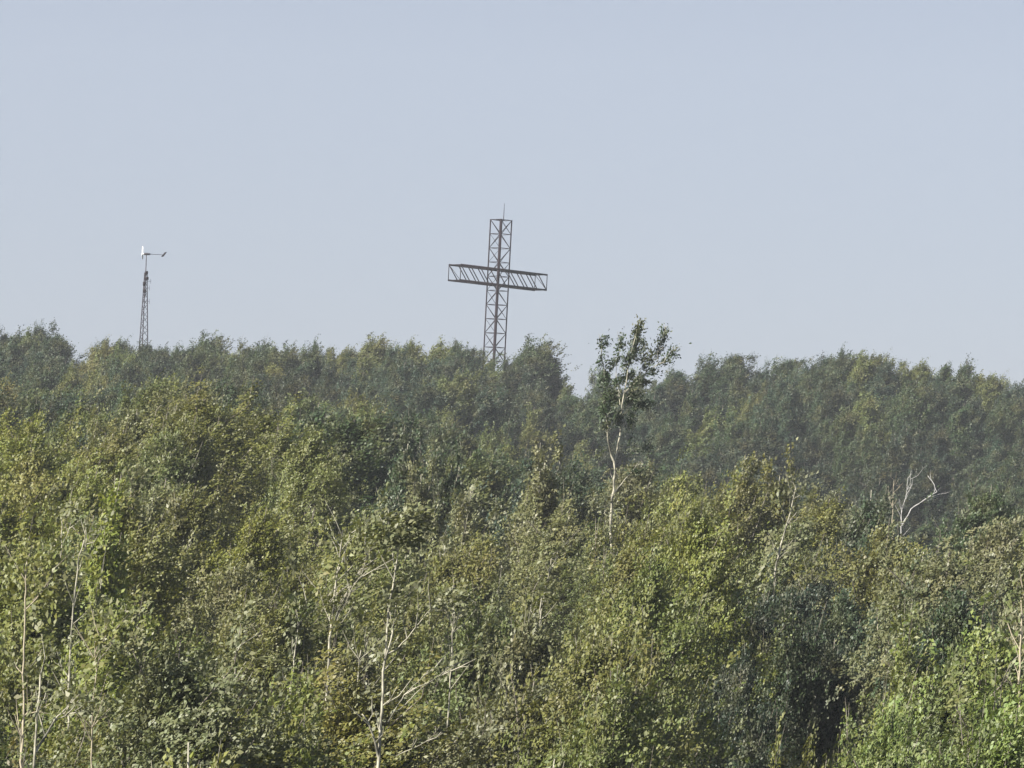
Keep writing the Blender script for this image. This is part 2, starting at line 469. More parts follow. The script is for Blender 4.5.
SKIP = {4, 5, 6, 8, 10, 12, 18, 19, 20, 23, 24, 29, 30, 33, 51, 53, 58, 73, 74, 86, 87, 88, 93, 99, 100, 109, 130, 144, 152, 160, 169, 173, 175, 180, 181, 187, 189, 194, 199, 205, 206, 208, 223, 232, 233, 249, 260, 261, 275, 276, 280, 304, 305, 319, 320, 335, 336, 338, 350, 351, 366, 367, 382, 383, 390, 392, 396, 399, 400, 416, 432, 433, 434, 449, 450, 451, 452, 465, 466, 467, 468, 469, 474, 480, 484, 485, 486, 487, 488, 489, 490, 491, 492, 493, 494, 496, 498, 500, 502, 504, 505, 506, 508, 509, 510, 511, 514, 516, 517, 518, 519}      # trees wholly hidden behind the others
COUNT = [0]
def scatter(D0, D1, cell, kinds, seed, jh, tintf, pxr=(-70, 1094), cond=None):
    rg = random.Random(seed)
    D = D0
    row = 0
    while D < D1:
        a, _ = at(pxr[0], 500, D)[:2]; b, _ = at(pxr[1], 500, D)[:2]
        X = a + (0.5 * cell if row % 2 else 0) + rg.uniform(-.3, .3) * cell
        while X < b:
            x = X + rg.uniform(-.36, .36) * cell; y = D + rg.uniform(-.36, .36) * cell
            kd = pick(rg, kinds); hs = rg.uniform(*jh); wsv = rg.uniform(0.85, 1.15); rz = rg.uniform(-0.9, 0.9); ln = rg.uniform(-0.03, 0.05)
            pr = rg.randrange(100); tr = random.Random(rg.random())
            X += cell
            ct = float(canopy_z(x, y))
            px, py = project(np.array([x, y, ct]))
            if cond and not cond(px, D, tr): continue
            COUNT[0] += 1
            if COUNT[0] in SKIP: continue
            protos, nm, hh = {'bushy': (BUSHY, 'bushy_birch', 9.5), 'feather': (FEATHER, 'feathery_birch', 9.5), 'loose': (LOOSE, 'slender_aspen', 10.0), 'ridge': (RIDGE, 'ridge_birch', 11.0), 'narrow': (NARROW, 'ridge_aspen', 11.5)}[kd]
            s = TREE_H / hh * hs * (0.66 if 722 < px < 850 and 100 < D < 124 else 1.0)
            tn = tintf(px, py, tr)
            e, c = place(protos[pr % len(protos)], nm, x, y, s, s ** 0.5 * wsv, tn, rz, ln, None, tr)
            TREES.append(dict(e=e, c=c, kind=kd, D=D, id=COUNT[0], tint=tn))
        D += cell * 0.86
        row += 1

def near_cond(px, D, rg):
    if px > 812 and D < 73: return False
    if px > 940 and 73 < D < 84: return False
    if 610 < px < 905 and 56 < D < 104: return False
    if 640 < px < 880 and D < 128: return False
    if 165 < px < 262 and 84 < D < 106: return False
    if 455 < px < 545 and 138 < D < 168: return False        # the dark hollow right of the big bushy tree
    return True
def ridge_tint(px, py, rg):
    if px > 620 and py > 425: return pick(rg, [('pine', 3), ('shade_dark', 5), ('dark', 2)])  # shade of the lower band painted in with darker, bluer leaves
    if px > 640: return pick(rg, [('pine', 5), ('dark', 4), ('mid', 2), ('shade_dark', 3), ('olive', .7)])
    return pick(rg, [('mid', 3), ('dark', 3), ('pine', 3), ('shade_dark', 2), ('olive', 1.2)])
scatter(52, 100, 4.3, [("bushy", 4), ("feather", 2), ("loose", 4)], 11, (0.84, 1.20), near_tint, cond=near_cond)
scatter(103, 168, 5.5, [("bushy", 3), ("feather", 4), ("loose", 3)], 12, (0.82, 1.20), near_tint, cond=near_cond)
scatter(180, 330, 10.0, [('ridge', 5), ('narrow', 2)], 13, (0.92, 1.12), ridge_tint, cond=lambda px, D, r: px < 640 or D > 270)
scatter(345, 452, 7.0, [('ridge', 5), ('narrow', 2.6)], 14, (0.90, 1.17), ridge_tint)


# the wood goes on past both edges of the photograph
for k_, rng_ in enumerate(((-250, -76), (1100, 1290))):
    scatter(64, 170, 5.2, [('bushy', 3), ('feather', 3), ('loose', 2)], 61 + k_, (0.86, 1.12), near_tint, rng_)
    scatter(190, 330, 10.0, [('ridge', 5), ('narrow', 2)], 63 + k_, (0.92, 1.12), ridge_tint, rng_)
    scatter(345, 440, 8.5, [('ridge', 5), ('narrow', 2)], 65 + k_, (0.90, 1.15), ridge_tint, rng_)
# larger trees that stand above their neighbours: (px of the crown, py of its top, distance, kind, tint, width); dark tints round the hollow paint in its shade
for i, (px, py, D, kd, tn, wsc) in enumerate([
    (700, 470, 99, 'feather', 'gold', 0.72), (650, 530, 92, 'feather', 'gold', 0.75), (690, 484, 107, 'feather', 'olive', 0.75), (662, 500, 113, 'bushy', 'olive', 0.9), (625, 600, 84, 'bushy', 'olive', 0.85), (620, 660, 74, 'bushy', 'mid', 0.8), (925, 612, 86, 'loose', 'gold', 0.95), (762, 592, 106, 'bushy', 'shade_dark', 0.8), (800, 604, 103, 'bushy', 'dark', 0.7), (838, 616, 108, 'bushy', 'shade_dark', 0.8), (795, 570, 114, 'bushy', 'shade_dark', 0.8), (850, 575, 118, 'bushy', 'dark', 0.85), (735, 560, 112, 'bushy', 'dark', 0.8), (786, 556, 117, 'bushy', 'dark', 0.55), (975, 615, 80, 'bushy', 'mid', 0.75), (1030, 600, 82, 'bushy', 'grey', 0.8), (745, 640, 97, 'bushy', 'shade_dark', 0.6), (770, 690, 92, 'bushy', 'shade_dark', 0.6), (640, 505, 104, 'feather', 'olive', 0.9), (190, 378, 152, 'feather', 'olive', 1.35), (255, 392, 158, 'feather', 'olive', 1.2), (22, 418, 142, 'feather', 'yellow', 1.25),
    (70, 440, 128, 'feather', 'gold', 1.0), (888, 512, 134, 'bushy', 'olive', 1.05), (1002, 500, 126, 'bushy', 'grey', 1.15), (1005, 668, 61, 'feather', 'bright', 0.75), (900, 680, 66, 'feather', 'bright', 0.62), (846, 716, 63, 'feather', 'gold', 0.45), (958, 700, 59, 'feather', 'bright', 0.6),
    (1050, 640, 63, 'bushy', 'bright', 1.0), (545, 442, 150, 'loose', 'grey', 1.25), (470, 470, 140, 'loose', 'grey', 1.2), (410, 425, 162, 'loose', 'dark', 1.1), (790, 505, 136, 'bushy', 'grey', 1.0),
    (160, 660, 76, 'bushy', 'grey', 0.9), (290, 665, 72, 'bushy', 'gold', 0.9), (130, 470, 118, 'loose', 'rusty', 1.2),
    (42, 321, 424, 'ridge', 'pine', 0.85), (60, 333, 427, 'narrow', 'dark', 1.0), (18, 326, 428, 'narrow', 'dark', 1.2), (3, 324, 430, 'narrow', 'pine', 1.0), (147, 339, 424, 'narrow', 'dark', 1.2), (122, 345, 426, 'narrow', 'mid', 1.1), (183, 341, 428, 'narrow', 'pine', 1.2), (225, 345, 430, 'narrow', 'mid', 1.0), (290, 350, 432, 'narrow', 'dark', 1.0), (320, 352, 430, 'narrow', 'mid', 1.0), (205, 334, 432, 'ridge', 'dark', 1.2), (245, 337, 436, 'narrow', 'mid', 1.1), (270, 337, 433, 'narrow', 'dark', 1.1),
    (375, 337, 432, 'ridge', 'mid', 1.3), (345, 346, 430, 'ridge', 'mid', 1.2), (440, 343, 430, 'ridge', 'olive', 1.3), (408, 343, 426, 'ridge', 'mid', 1.3), (530, 339, 430, 'ridge', 'dark', 1.35), (522, 349, 426, 'ridge', 'dark', 1.2), (550, 352, 432, 'narrow', 'dark', 1.2),
    (464, 346, 424, 'ridge', 'mid', 1.3), (705, 353, 430, 'narrow', 'pine', 1.1), (735, 350, 428, 'ridge', 'pine', 1.15), (788, 354, 430, 'ridge', 'dark', 1.1), (824, 353, 432, 'ridge', 'pine', 1.1), (859, 354, 426, 'ridge', 'mid', 1.35),
    (885, 362, 424, 'ridge', 'pine', 1.3), (919, 360, 432, 'ridge', 'mid', 1.1), (946, 354, 430, 'narrow', 'dark', 1.0), (966, 354, 431, 'narrow', 'dark', 1.0), (955, 372, 424, 'ridge', 'dark', 1.3), (994, 374, 430, 'ridge', 'mid', 1.1)]):
    P = at(px, py, D); hr = random.Random(900 + i)
    protos, nm, hh = {'bushy': (BUSHY, 'bushy_birch', 9.5), 'feather': (FEATHER, 'feathery_birch', 9.5), 'loose': (LOOSE, 'slender_aspen', 10.0), 'ridge': (RIDGE, 'ridge_birch', 11.0), 'narrow': (NARROW, 'ridge_aspen', 11.5)}[kd]
    gz = float(ground_z(P[0], P[1])) - 0.1
    s = (P[2] - gz) / (hh * 1.03)
    e, c = place(protos[hr.randrange(len(protos))], nm, P[0] - 0.5, P[1], s, max(s, 0.9) ** 0.5 * wsc, tn, hr.uniform(-.8, .8), 0.0, gz, hr)
    TREES.append(dict(e=e, c=c, kind=kd, D=D, id=10000 + i, tint=tn, top=(px, py)))

# ------------------------------------------------------------------ the lattice cross on the ridge
def lattice_cross():
    D = 437.0; LEAN = math.radians(1.35)
    P = at(498.2, 277.5, D)
    X, Y, Zc = P
    zb = float(ground_z(X, Y)) - 0.2
    hc = Zc - zb
    w = 1.56; hw = w / 2; top = hc + 6.05
    root = empty("lattice_cross", (X - hc * math.sin(LEAN), Y, zb))
    root.matrix_world = Matrix.Translation((X - hc * math.sin(LEAN), Y, zb)) @ Matrix.Rotation(LEAN, 4, 'Y') @ Matrix.Rotation(math.radians(45), 4, 'Z')
    put(root, "tall dark steel lattice cross rising out of the trees on the ridge", "cross")
    def mk(name, fn, mat=M_STEEL, parent=None):
        T = Tubes(); fn(T)
        return link(name, T.mesh(name, mat), parent or root)
    def shaft(T):
        T.box((0, 0, 0.25), w + 0.7, w + 0.7, 0.5)
    mk("footing", shaft, M_STEEL2)
    for a in (-1, 1):
        for b in (-1, 1):
            mk("upright_chord", lambda T: T.tube([(a * hw, b * hw, 0.5), (a * hw, b * hw, top)], [0.165 if (a, b) == (-1, -1) else 0.075] * 2, 6))
    n = int(round(top / w)); zs = np.linspace(0.55, top - 0.03, n + 1)
    for fi, (ax, sg) in enumerate((('x', -1), ('x', 1), ('y', -1), ('y', 1))):
        def face(T):
            def q(u, z): return (u * hw, sg * hw, z) if ax == 'x' else (sg * hw, u * hw, z)
            for i, z in enumerate(zs):
                T.tube([q(-1, z), q(1, z)], [0.030, 0.030], 4)
                if i < n:
                    k = 1 if (i + fi) % 2 else -1
                    T.tube([q(-k, z), q(k, zs[i + 1])], [0.036, 0.036], 4)
                    if i % 3 == fi % 3:
                        T.tube([q(k, z), q(-k, zs[i + 1])], [0.024, 0.024], 4)
        mk("bracing", face)
    hb = 0.80; ly = hw + 0.10; L = 6.35
    for side, s0 in ((-1, -1), (1, 1)):
        T0 = Tubes()
        arm = None
        chords = []
        x0, x1 = s0 * (hw + 0.0), s0 * L
        def ends(T, x0=x0, x1=x1):
            for b in (-1, 1):
                T.tube([(x1, b * ly, hc - hb), (x1, b * ly, hc + hb)], [0.045, 0.045], 4)
            for z in (-hb, hb):
                T.tube([(x1, -ly, hc + z), (x1, ly, hc + z)], [0.045, 0.045], 4)
            T.tube([(x1, -ly, hc - hb), (x1, ly, hc + hb)], [0.03, 0.03], 4)
        arm = mk("cross_arm", ends)
        for b in (-1, 1):
            for z in (-hb, hb):
                mk("arm_chord", lambda T: T.tube([(0, b * ly, hc + z), (x1, b * ly, hc + z)], [0.095, 0.095], 6), M_STEEL, arm)
        for b in (-1, 1):
            def brace(T):
                m = 4; xs = np.linspace(x0, x1, m + 1)
                for i in range(m):
                    a0, a1 = sorted((xs[i], xs[i + 1]))
                    T.tube([(a0, b * ly, hc + hb), (a1, b * ly, hc - hb)], [0.055, 0.055], 4)
            mk("arm_bracing", brace, M_STEEL, arm)
        def flat(T):
            m = 4; xs = np.linspace(x0, x1, m + 1)
            for i in range(m):
                for z in (-hb, hb):
                    k = 1 if i % 2 else -1
                    T.tube([(xs[i], -k * ly, hc + z), (xs[i + 1], k * ly, hc + z)], [0.026, 0.026], 4)
        mk("arm_bracing", flat, M_STEEL, arm)
    def rod(T):
        T.tube([(hw * 0.45, 0, top - 0.1), (hw * 0.45, 0, top + 0.9), (hw * 0.45, 0, top + 1.75)], [0.05, 0.035, 0.02], 6)
        T.tube([(-hw, 0, top - 0.05), (hw, 0, top - 0.05)], [0.04, 0.04], 4)
    mk("lightning_rod", rod)
lattice_cross()

# ------------------------------------------------------------------ the slim mast with its little wind turbine
def turbine_mast():
    D = 432.0
    P = at(145.6, 254.0, D)
    X, Y, Zt = P
    zb = float(ground_z(X, Y)) - 0.2
    h = Zt - zb
    root = empty("wind_turbine_mast", (X, Y, zb))
    root.rotation_euler = (0, math.radians(0.25), 0)
    put(root, "slim grey lattice mast carrying a small white wind turbine above the trees", "mast")
    def mk(name, fn, mat, parent=None):
        T = Tubes(); fn(T)
        return link(name, T.mesh(name, mat), parent or root)
    lat_top = h - 1.9
    def rad(z): return np.interp(z, [0, lat_top - 7.5, lat_top], [0.75, 0.50, 0.15])
    legs = []
    for k in range(3):
        a = math.radians(25 + 120 * k)
        legs.append(a)
        mk("leg", lambda T: T.tube([(rad(z) * math.cos(a), rad(z) * math.sin(a), z) for z in (0, lat_top - 7.5, lat_top)], [0.055, 0.052, 0.045], 6), M_STEEL)
    n = 26; zs = [lat_top * (1 - (1 - i / n) ** 1.15) for i in range(n + 1)]
    def lac(T):
        for i in range(1, n):
            for k in range(3):
                a, b = legs[k], legs[(k + 1) % 3]
                if i % 2: a, b = b, a
                z, z2 = zs[i], zs[i + 1]
                T.tube([(rad(z) * math.cos(a), rad(z) * math.sin(a), z), (rad(z2) * math.cos(b), rad(z2) * math.sin(b), z2)], [0.028, 0.028], 4)
    mk("bracing", lac, M_STEEL)
    mk("pole", lambda T: T.tube([(0, 0, lat_top - 2.6), (0, 0, h - 0.1)], [0.060, 0.050], 6), M_STEEL2)
    for z, dx, sx, sz in ((lat_top - 0.05, 0.10, 0.30, 0.34), (lat_top - 0.62, 0.16, 0.34, 0.30), (lat_top - 1.2, -0.10, 0.26, 0.40), (lat_top - 1.95, -0.04, 0.34, 0.34)):
        mk("equipment_box", lambda T: (T.box((dx, -0.24, z), sx, 0.2, sz), T.box((dx, -0.36, z + 0.02), sx * 0.8, 0.04, sz * 0.8), T.tube([(dx, -0.2, z), (0, 0, z)], [0.03, 0.03], 4)), M_STEEL)
    def aerial(T):
        for z, l in ((lat_top - 0.9, 0.55), (lat_top - 1.6, 0.45), (lat_top - 3.0, 0.5)):
            T.tube([(-0.1, 0, z), (l, -0.1, z)], [0.02, 0.02], 4)
            T.tube([(l, -0.1, z - 0.25), (l, -0.1, z + 0.25)], [0.018, 0.018], 4)
    mk("aerial", aerial, M_STEEL2)
    # the turbine: nacelle, hub with three blades seen nearly edge on, tail boom with vane
    nac = mk("nacelle", lambda T: T.tube([(-0.28, 0, h - 0.05), (-0.2, 0, h), (0.3, 0, h), (0.42, 0, h)], [0.07, 0.13, 0.11, 0.05], 8, False), M_STEEL2)
    rot = mk("rotor", lambda T: T.tube([(-0.50, 0, h - 0.02), (-0.42, 0, h), (-0.28, 0, h)], [0.02, 0.09, 0.10], 8, False), M_WPAINT)
    for k in range(3):
        a = math.radians(80 + 120 * k)
        def blade(T):
            y = np.array([math.cos(a) * 0.8, 0, 0]); 
            u = np.array([0.0, math.cos(a), math.sin(a)]); c = np.array([0.75, -math.sin(a) * 0.66, math.cos(a) * 0.66])
            vs = []
            for r, cw in ((0.06, 0.10), (0.22, 0.17), (0.50, 0.13), (0.80, 0.07)):
                o = np.array([-0.42, 0, h]) + u * r
                vs += [o - c * cw * .5 + [0.012, 0, 0], o + c * cw * .5 + [0.012, 0, 0], o + c * cw * .5 - [0.012, 0, 0], o - c * cw * .5 - [0.012, 0, 0]]
            b0 = T.n; T.v.append(np.array(vs)); T.n += 16
            for i in range(3):
                for j in range(4):
                    T.f.append((b0 + i * 4 + j, b0 + i * 4 + (j + 1) % 4, b0 + i * 4 + 4 + (j + 1) % 4, b0 + i * 4 + 4 + j))
            T.f.append((b0 + 3, b0 + 2, b0 + 1, b0)); T.f.append((b0 + 12, b0 + 13, b0 + 14, b0 + 15))
        mk("blade", blade, M_WPAINT, rot)
    def boom(T):
        T.tube([(0.4, 0, h), (1.75, 0.1, h - 0.02)], [0.028, 0.022], 6)
    mk("tail_boom", boom, M_STEEL2)
    def vane(T):
        v = np.array([(1.50, 0.08, h - 0.22), (1.74, 0.10, h - 0.22), (2.10, 0.12, h + 0.28), (1.86, 0.10, h + 0.24)])
        b0 = T.n; T.v.append(np.vstack([v + [0, 0.02, 0], v - [0, 0.02, 0]])); T.n += 8
        for q in ((0, 1, 2, 3), (7, 6, 5, 4), (0, 4, 5, 1), (1, 5, 6, 2), (2, 6, 7, 3), (3, 7, 4, 0)): T.f.append(tuple(b0 + i for i in q))
    mk("tail_vane", vane, M_STEEL)
turbine_mast()

# ------------------------------------------------------------------ single trees that stand out: pale stems, each modelled on its own
def stem_tree(name, label, cat, D, stems, clumps, seed, leaf=0.14, bark=None, mat=None, tint='grey', depth=0.6, k=6, group=None, wind=0.35, dens=1.0):
    """stems: list of (points seen in the photograph, radius at foot, radius at tip); the first is the trunk and is carried down to the ground.
    clumps: (px, py, half width, half height, leaves)."""
    rng = np.random.default_rng(seed)
    if name == 'slender_sapling': D *= 1.05
    foot = at(*stems[0][0][0], D)
    gz = float(ground_z(foot[0], foot[1])) - 0.15
    base = np.array([foot[0] - 0.15, foot[1], min(gz, foot[2] - 0.5)])
    root = empty(name, tuple(base))
    put(root, label, cat, group)
    twig_tips = []
    allp = []
    for si, (pts, ra, rb) in enumerate(stems):
        if si == 0:
            dy = [0.0] * len(pts)
        else:
            j = min(range(len(allp)), key=lambda i: (allp[i][0] - pts[0][0]) ** 2 + (allp[i][1] - pts[0][1]) ** 2)
            d0 = allp[j][2]; dv = rng.uniform(-1, 1) * depth
            dy = [d0 + dv * t for t in np.linspace(0, 1, len(pts))]
        P = [at(x, y, D + d) - base for (x, y), d in zip(pts, dy)]
        allp += [(x, y, d) for (x, y), d in zip(pts, dy)]
        if si == 0:
            P = [np.zeros(3), (P[0]) * 0.5 + rng.normal(0, 0.05, 3)] + P
            ra *= 0.72; rb *= 0.8
            rr = list(np.linspace(ra * 1.25, ra, 3)) + list(np.linspace(ra, rb, len(P) - 2))[1:]
        else:
            rr = list(np.linspace(ra * 0.75, rb * 0.8, len(P)))
        # refine and roughen
        Q = [P[0]]; RR = [rr[0]]
        for i in range(len(P) - 1):
            sg = np.linalg.norm(P[i + 1] - P[i])
            for t in (0.33, 0.67):
                Q.append(P[i] * (1 - t) + P[i + 1] * t + rng.normal(0, min(0.03, 0.02 * sg), 3)); RR.append(rr[i] * (1 - t) + rr[i + 1] * t)
            Q.append(P[i + 1]); RR.append(rr[i + 1])
        T = Tubes(); T.tube(Q, RR, k)
        # fine side twigs, some carrying a few leaves
        seg = Q[len(Q) // 4:] if si else Q[max(3, len(Q) // 3):]
        nt_ = min(14, max(3, int(np.linalg.norm(seg[-1] - seg[0]) * 3.2)))
        TW = T
        for q in range(nt_):
            a = seg[int(rng.integers(0, len(seg)))]
            up = unit(seg[-1] - seg[0])
            az = rng.uniform(0, 6.28)
            dr = unit(up * 0.9 + np.array([math.cos(az), math.sin(az), 0]) * 0.8 + np.array([wind * 0.5, 0, 0]))
            l = rng.uniform(0.25, 0.75) * (0.6 if name == 'tall_aspen' else 1.0)
            b = a + dr * l * 0.5 + rng.normal(0, 0.03, 3); e2 = a + dr * l + np.array([0, 0, 0.1 * l])
            TW.tube([a, b, e2], [0.010, 0.008, 0.004], 4, False)
            if q % 2: TW.tube([b, b + unit(dr + rng.normal(0, 0.6, 3)) * l * 0.4], [0.006, 0.003], 4, False)
            if clumps and rng.random() < (0.25 if name == 'tall_aspen' else 0.65): twig_tips.append((e2, dr, l * 0.5, 0.12 + 0.1 * rng.random(), int(14 + 26 * rng.random())))
        link("trunk" if si == 0 else "branch", T.mesh("trunk" if si == 0 else "branch", bark or M_WHITE, True), root)
    if clumps:
        cl = list(twig_tips)
        ppm = FPX / D
        tot = sum(t[4] for t in twig_tips)
        for (x, y, hx, hy, n) in clumps:
            j = min(range(len(allp)), key=lambda i: (allp[i][0] - x) ** 2 + (allp[i][1] - y) ** 2)
            c = at(x, y, D + allp[j][2] + rng.normal(0, 0.15)) - base
            tall = hy >= hx
            dr = (0.15 + rng.normal(0, .1), rng.normal(0, 0.1), 1) if tall else (1, rng.normal(0, .3), 0.25)
            cl.append((c, dr, max(hx, hy) / ppm * (0.66 if name == 'tall_aspen' else 1.0), min(hx, hy) / ppm * (0.60 if name == 'tall_aspen' else 1.7), n * (1.0 if name == 'tall_aspen' else 0.6))); tot += n * (1.0 if name == 'tall_aspen' else 0.6)
        cm = crown_from_clumps("crown", cl, int(tot * dens), leaf, rng, mat or M_LEAF, wind)
        c = link("crown", cm, root); b = TINTS[tint]; c.color = (*[v * 0.86 for v in b], 1)
    return root

LM = []          # landmarks for the labels: (short name, px, py)
stem_tree("tall_aspen", "tall thin aspen with a forked white trunk and ragged dark crown above the skyline", "tree", 150,
    [([(611, 560), (611, 515), (614, 490), (614, 462), (620, 436), (622, 405), (628, 370), (638, 322)], 0.072, 0.016),
     ([(614, 462), (608, 440), (606, 418), (604, 385), (602, 340)], 0.055, 0.015),
     ([(615, 492), (623, 482), (632, 472), (646, 452)], 0.032, 0.010),
     ([(612, 500), (606, 508), (604, 514)], 0.026, 0.012),
     ([(622, 405), (632, 385), (645, 362)], 0.03, 0.010),
     ([(625, 392), (648, 370), (659, 350), (666, 326)], 0.03, 0.010),
     ([(648, 370), (664, 362), (674, 346)], 0.02, 0.008),
     ([(620, 405), (616, 375), (620, 338)], 0.02, 0.008)],
    [(603, 344, 4, 11, 150), (602, 358, 4, 8, 120), (638, 332, 6, 13, 330), (635, 350, 7, 12, 330), (643, 344, 4, 8, 130), (620, 345, 4, 9, 130), (628, 360, 7, 9, 240),
     (615, 362, 5, 8, 160), (646, 362, 4, 11, 200), (665, 334, 4, 9, 150), (659, 348, 6, 8, 170), (673, 352, 5, 7, 170), (664, 362, 5, 5, 90), (652, 372, 6, 4, 110),
     (604, 378, 8, 10, 260), (622, 378, 12, 9, 420), (640, 382, 10, 8, 320), (610, 394, 10, 10, 330), (630, 398, 14, 9, 480), (604, 408, 7, 8, 200), (644, 404, 9, 6, 210),
     (618, 416, 8, 8, 200), (632, 420, 7, 7, 180), (646, 448, 8, 5, 110), (604, 425, 7, 7, 130), (630, 446, 7, 7, 70), (600, 452, 6, 7, 50), (601, 490, 6, 7, 50), (636, 470, 7, 6, 60)], 1, 0.105, tint='dark', depth=1.3, dens=1.1)

stem_tree("dead_tree", "bleached dead snag with one crooked limb against the shaded wood", "dead tree", 176,
    [([(901, 560), (901, 527), (902, 510), (906, 496), (908, 478)], 0.032, 0.010),
     ([(902, 526), (911, 509), (924, 500), (937, 492), (932, 481), (928, 476)], 0.038, 0.013),
     ([(924, 500), (930, 497), (941, 494)], 0.025, 0.012),
     ([(906, 496), (911, 487), (910, 476)], 0.02, 0.010)], [], 2, bark=M_DEAD)
stem_tree("dead_tree", "thin grey dead stem standing beside the bleached crooked snag", "dead tree", 178,
    [([(893, 560), (892, 520), (893, 500), (894, 480)], 0.035, 0.012), ([(892, 508), (889, 496), (888, 486)], 0.02, 0.01)], [], 3, bark=M_TWIG)
stem_tree("leaning_aspen", "pale trunk leaning over, alone above the dark hollow in the wood", "tree", 124,
    [([(772, 600), (776, 566), (779, 552), (786, 527), (792, 505), (796, 488)], 0.048, 0.020),
     ([(786, 527), (790, 520), (797, 512)], 0.02, 0.01)],
    [(797, 490, 8, 9, 150), (792, 500, 6, 6, 80), (775, 575, 12, 8, 160)], 4, 0.15)
stem_tree("forked_aspen", "young aspen with forked white trunk at the lower frame and a dense leafy top", "tree", 66,
    [([(379, 800), (378, 768), (380, 735), (382, 712), (383, 694), (385, 660), (388, 620), (390, 600), (394, 580), (398, 552), (400, 535)], 0.042, 0.012),
     ([(378, 757), (373, 735), (368, 722), (362, 714)], 0.030, 0.012),
     ([(385, 660), (391, 640), (394, 620), (396, 603)], 0.022, 0.010),
     ([(388, 722), (396, 708), (404, 695), (418, 682), (429, 670)], 0.012, 0.005),
     ([(390, 716), (405, 705), (415, 694), (434, 680), (446, 669)], 0.011, 0.004),
     ([(386, 655), (398, 648), (412, 632), (423, 618), (434, 605)], 0.015, 0.006),
     ([(396, 756), (420, 745), (438, 733)], 0.010, 0.004)],
    [(392, 530, 14, 8, 300), (408, 526, 16, 9, 360), (416, 538, 12, 9, 260), (398, 543, 12, 7, 200), (384, 538, 8, 6, 110), (410, 515, 10, 6, 130),
     (388, 596, 10, 6, 130), (400, 600, 10, 5, 110), (380, 650, 8, 6, 70), (436, 605, 9, 7, 90), (448, 668, 8, 6, 60)], 5, 0.095, tint='grey', depth=0.5)
stem_tree("twiggy_birch", "birch with a pale split stem and a fan of bare tan twigs", "tree", 78,
    [([(327, 690), (329, 660), (331, 630), (334, 604), (335, 590), (338, 568), (341, 545), (343, 530)], 0.040, 0.012),
     ([(337, 575), (343, 560), (346, 548), (350, 534)], 0.022, 0.008)] +
    [([(332 + i * 1.5, 628 - i * 5), (345 + i * 2.6, 604 - i * 6), (356 + i * 3.2, 588 - i * 8)], 0.012, 0.005) for i in range(7)] +
    [([(333, 625), (325, 610), (320, 592)], 0.012, 0.005), ([(334, 610), (328, 596), (326, 580)], 0.010, 0.004)],
    [(352, 560, 14, 8, 120), (330, 545, 10, 10, 120), (322, 600, 9, 9, 100), (352, 622, 14, 8, 140)], 6, 0.10, tint='olive', depth=0.8)
stem_tree("aspen_sapling", "long straight pink-white stem standing in the near leaves", "tree", 62,
    [([(23, 800), (23, 740), (24, 700), (24, 660), (25, 620), (26, 590), (27, 560)], 0.030, 0.012),
     ([(24, 716), (30, 710), (35, 706)], 0.012, 0.007)],
    [(27, 560, 10, 9, 110), (20, 585, 8, 8, 60), (34, 600, 8, 8, 60)], 7, 0.10, bark=M_TWIG, tint='olive')
stem_tree("forked_sapling", "low pale sapling forking wide with a kinked side limb", "tree", 58,
    [([(34, 800), (34, 765), (36, 735), (38, 705), (40, 683), (41, 672)], 0.032, 0.014),
     ([(36, 752), (43, 740), (50, 728), (57, 717), (62, 713), (68, 706), (73, 698)], 0.027, 0.008),
     ([(62, 713), (69, 715), (76, 712)], 0.014, 0.006)],
    [(44, 670, 7, 9, 70), (78, 700, 6, 6, 40)], 8, 0.105, tint='grey')
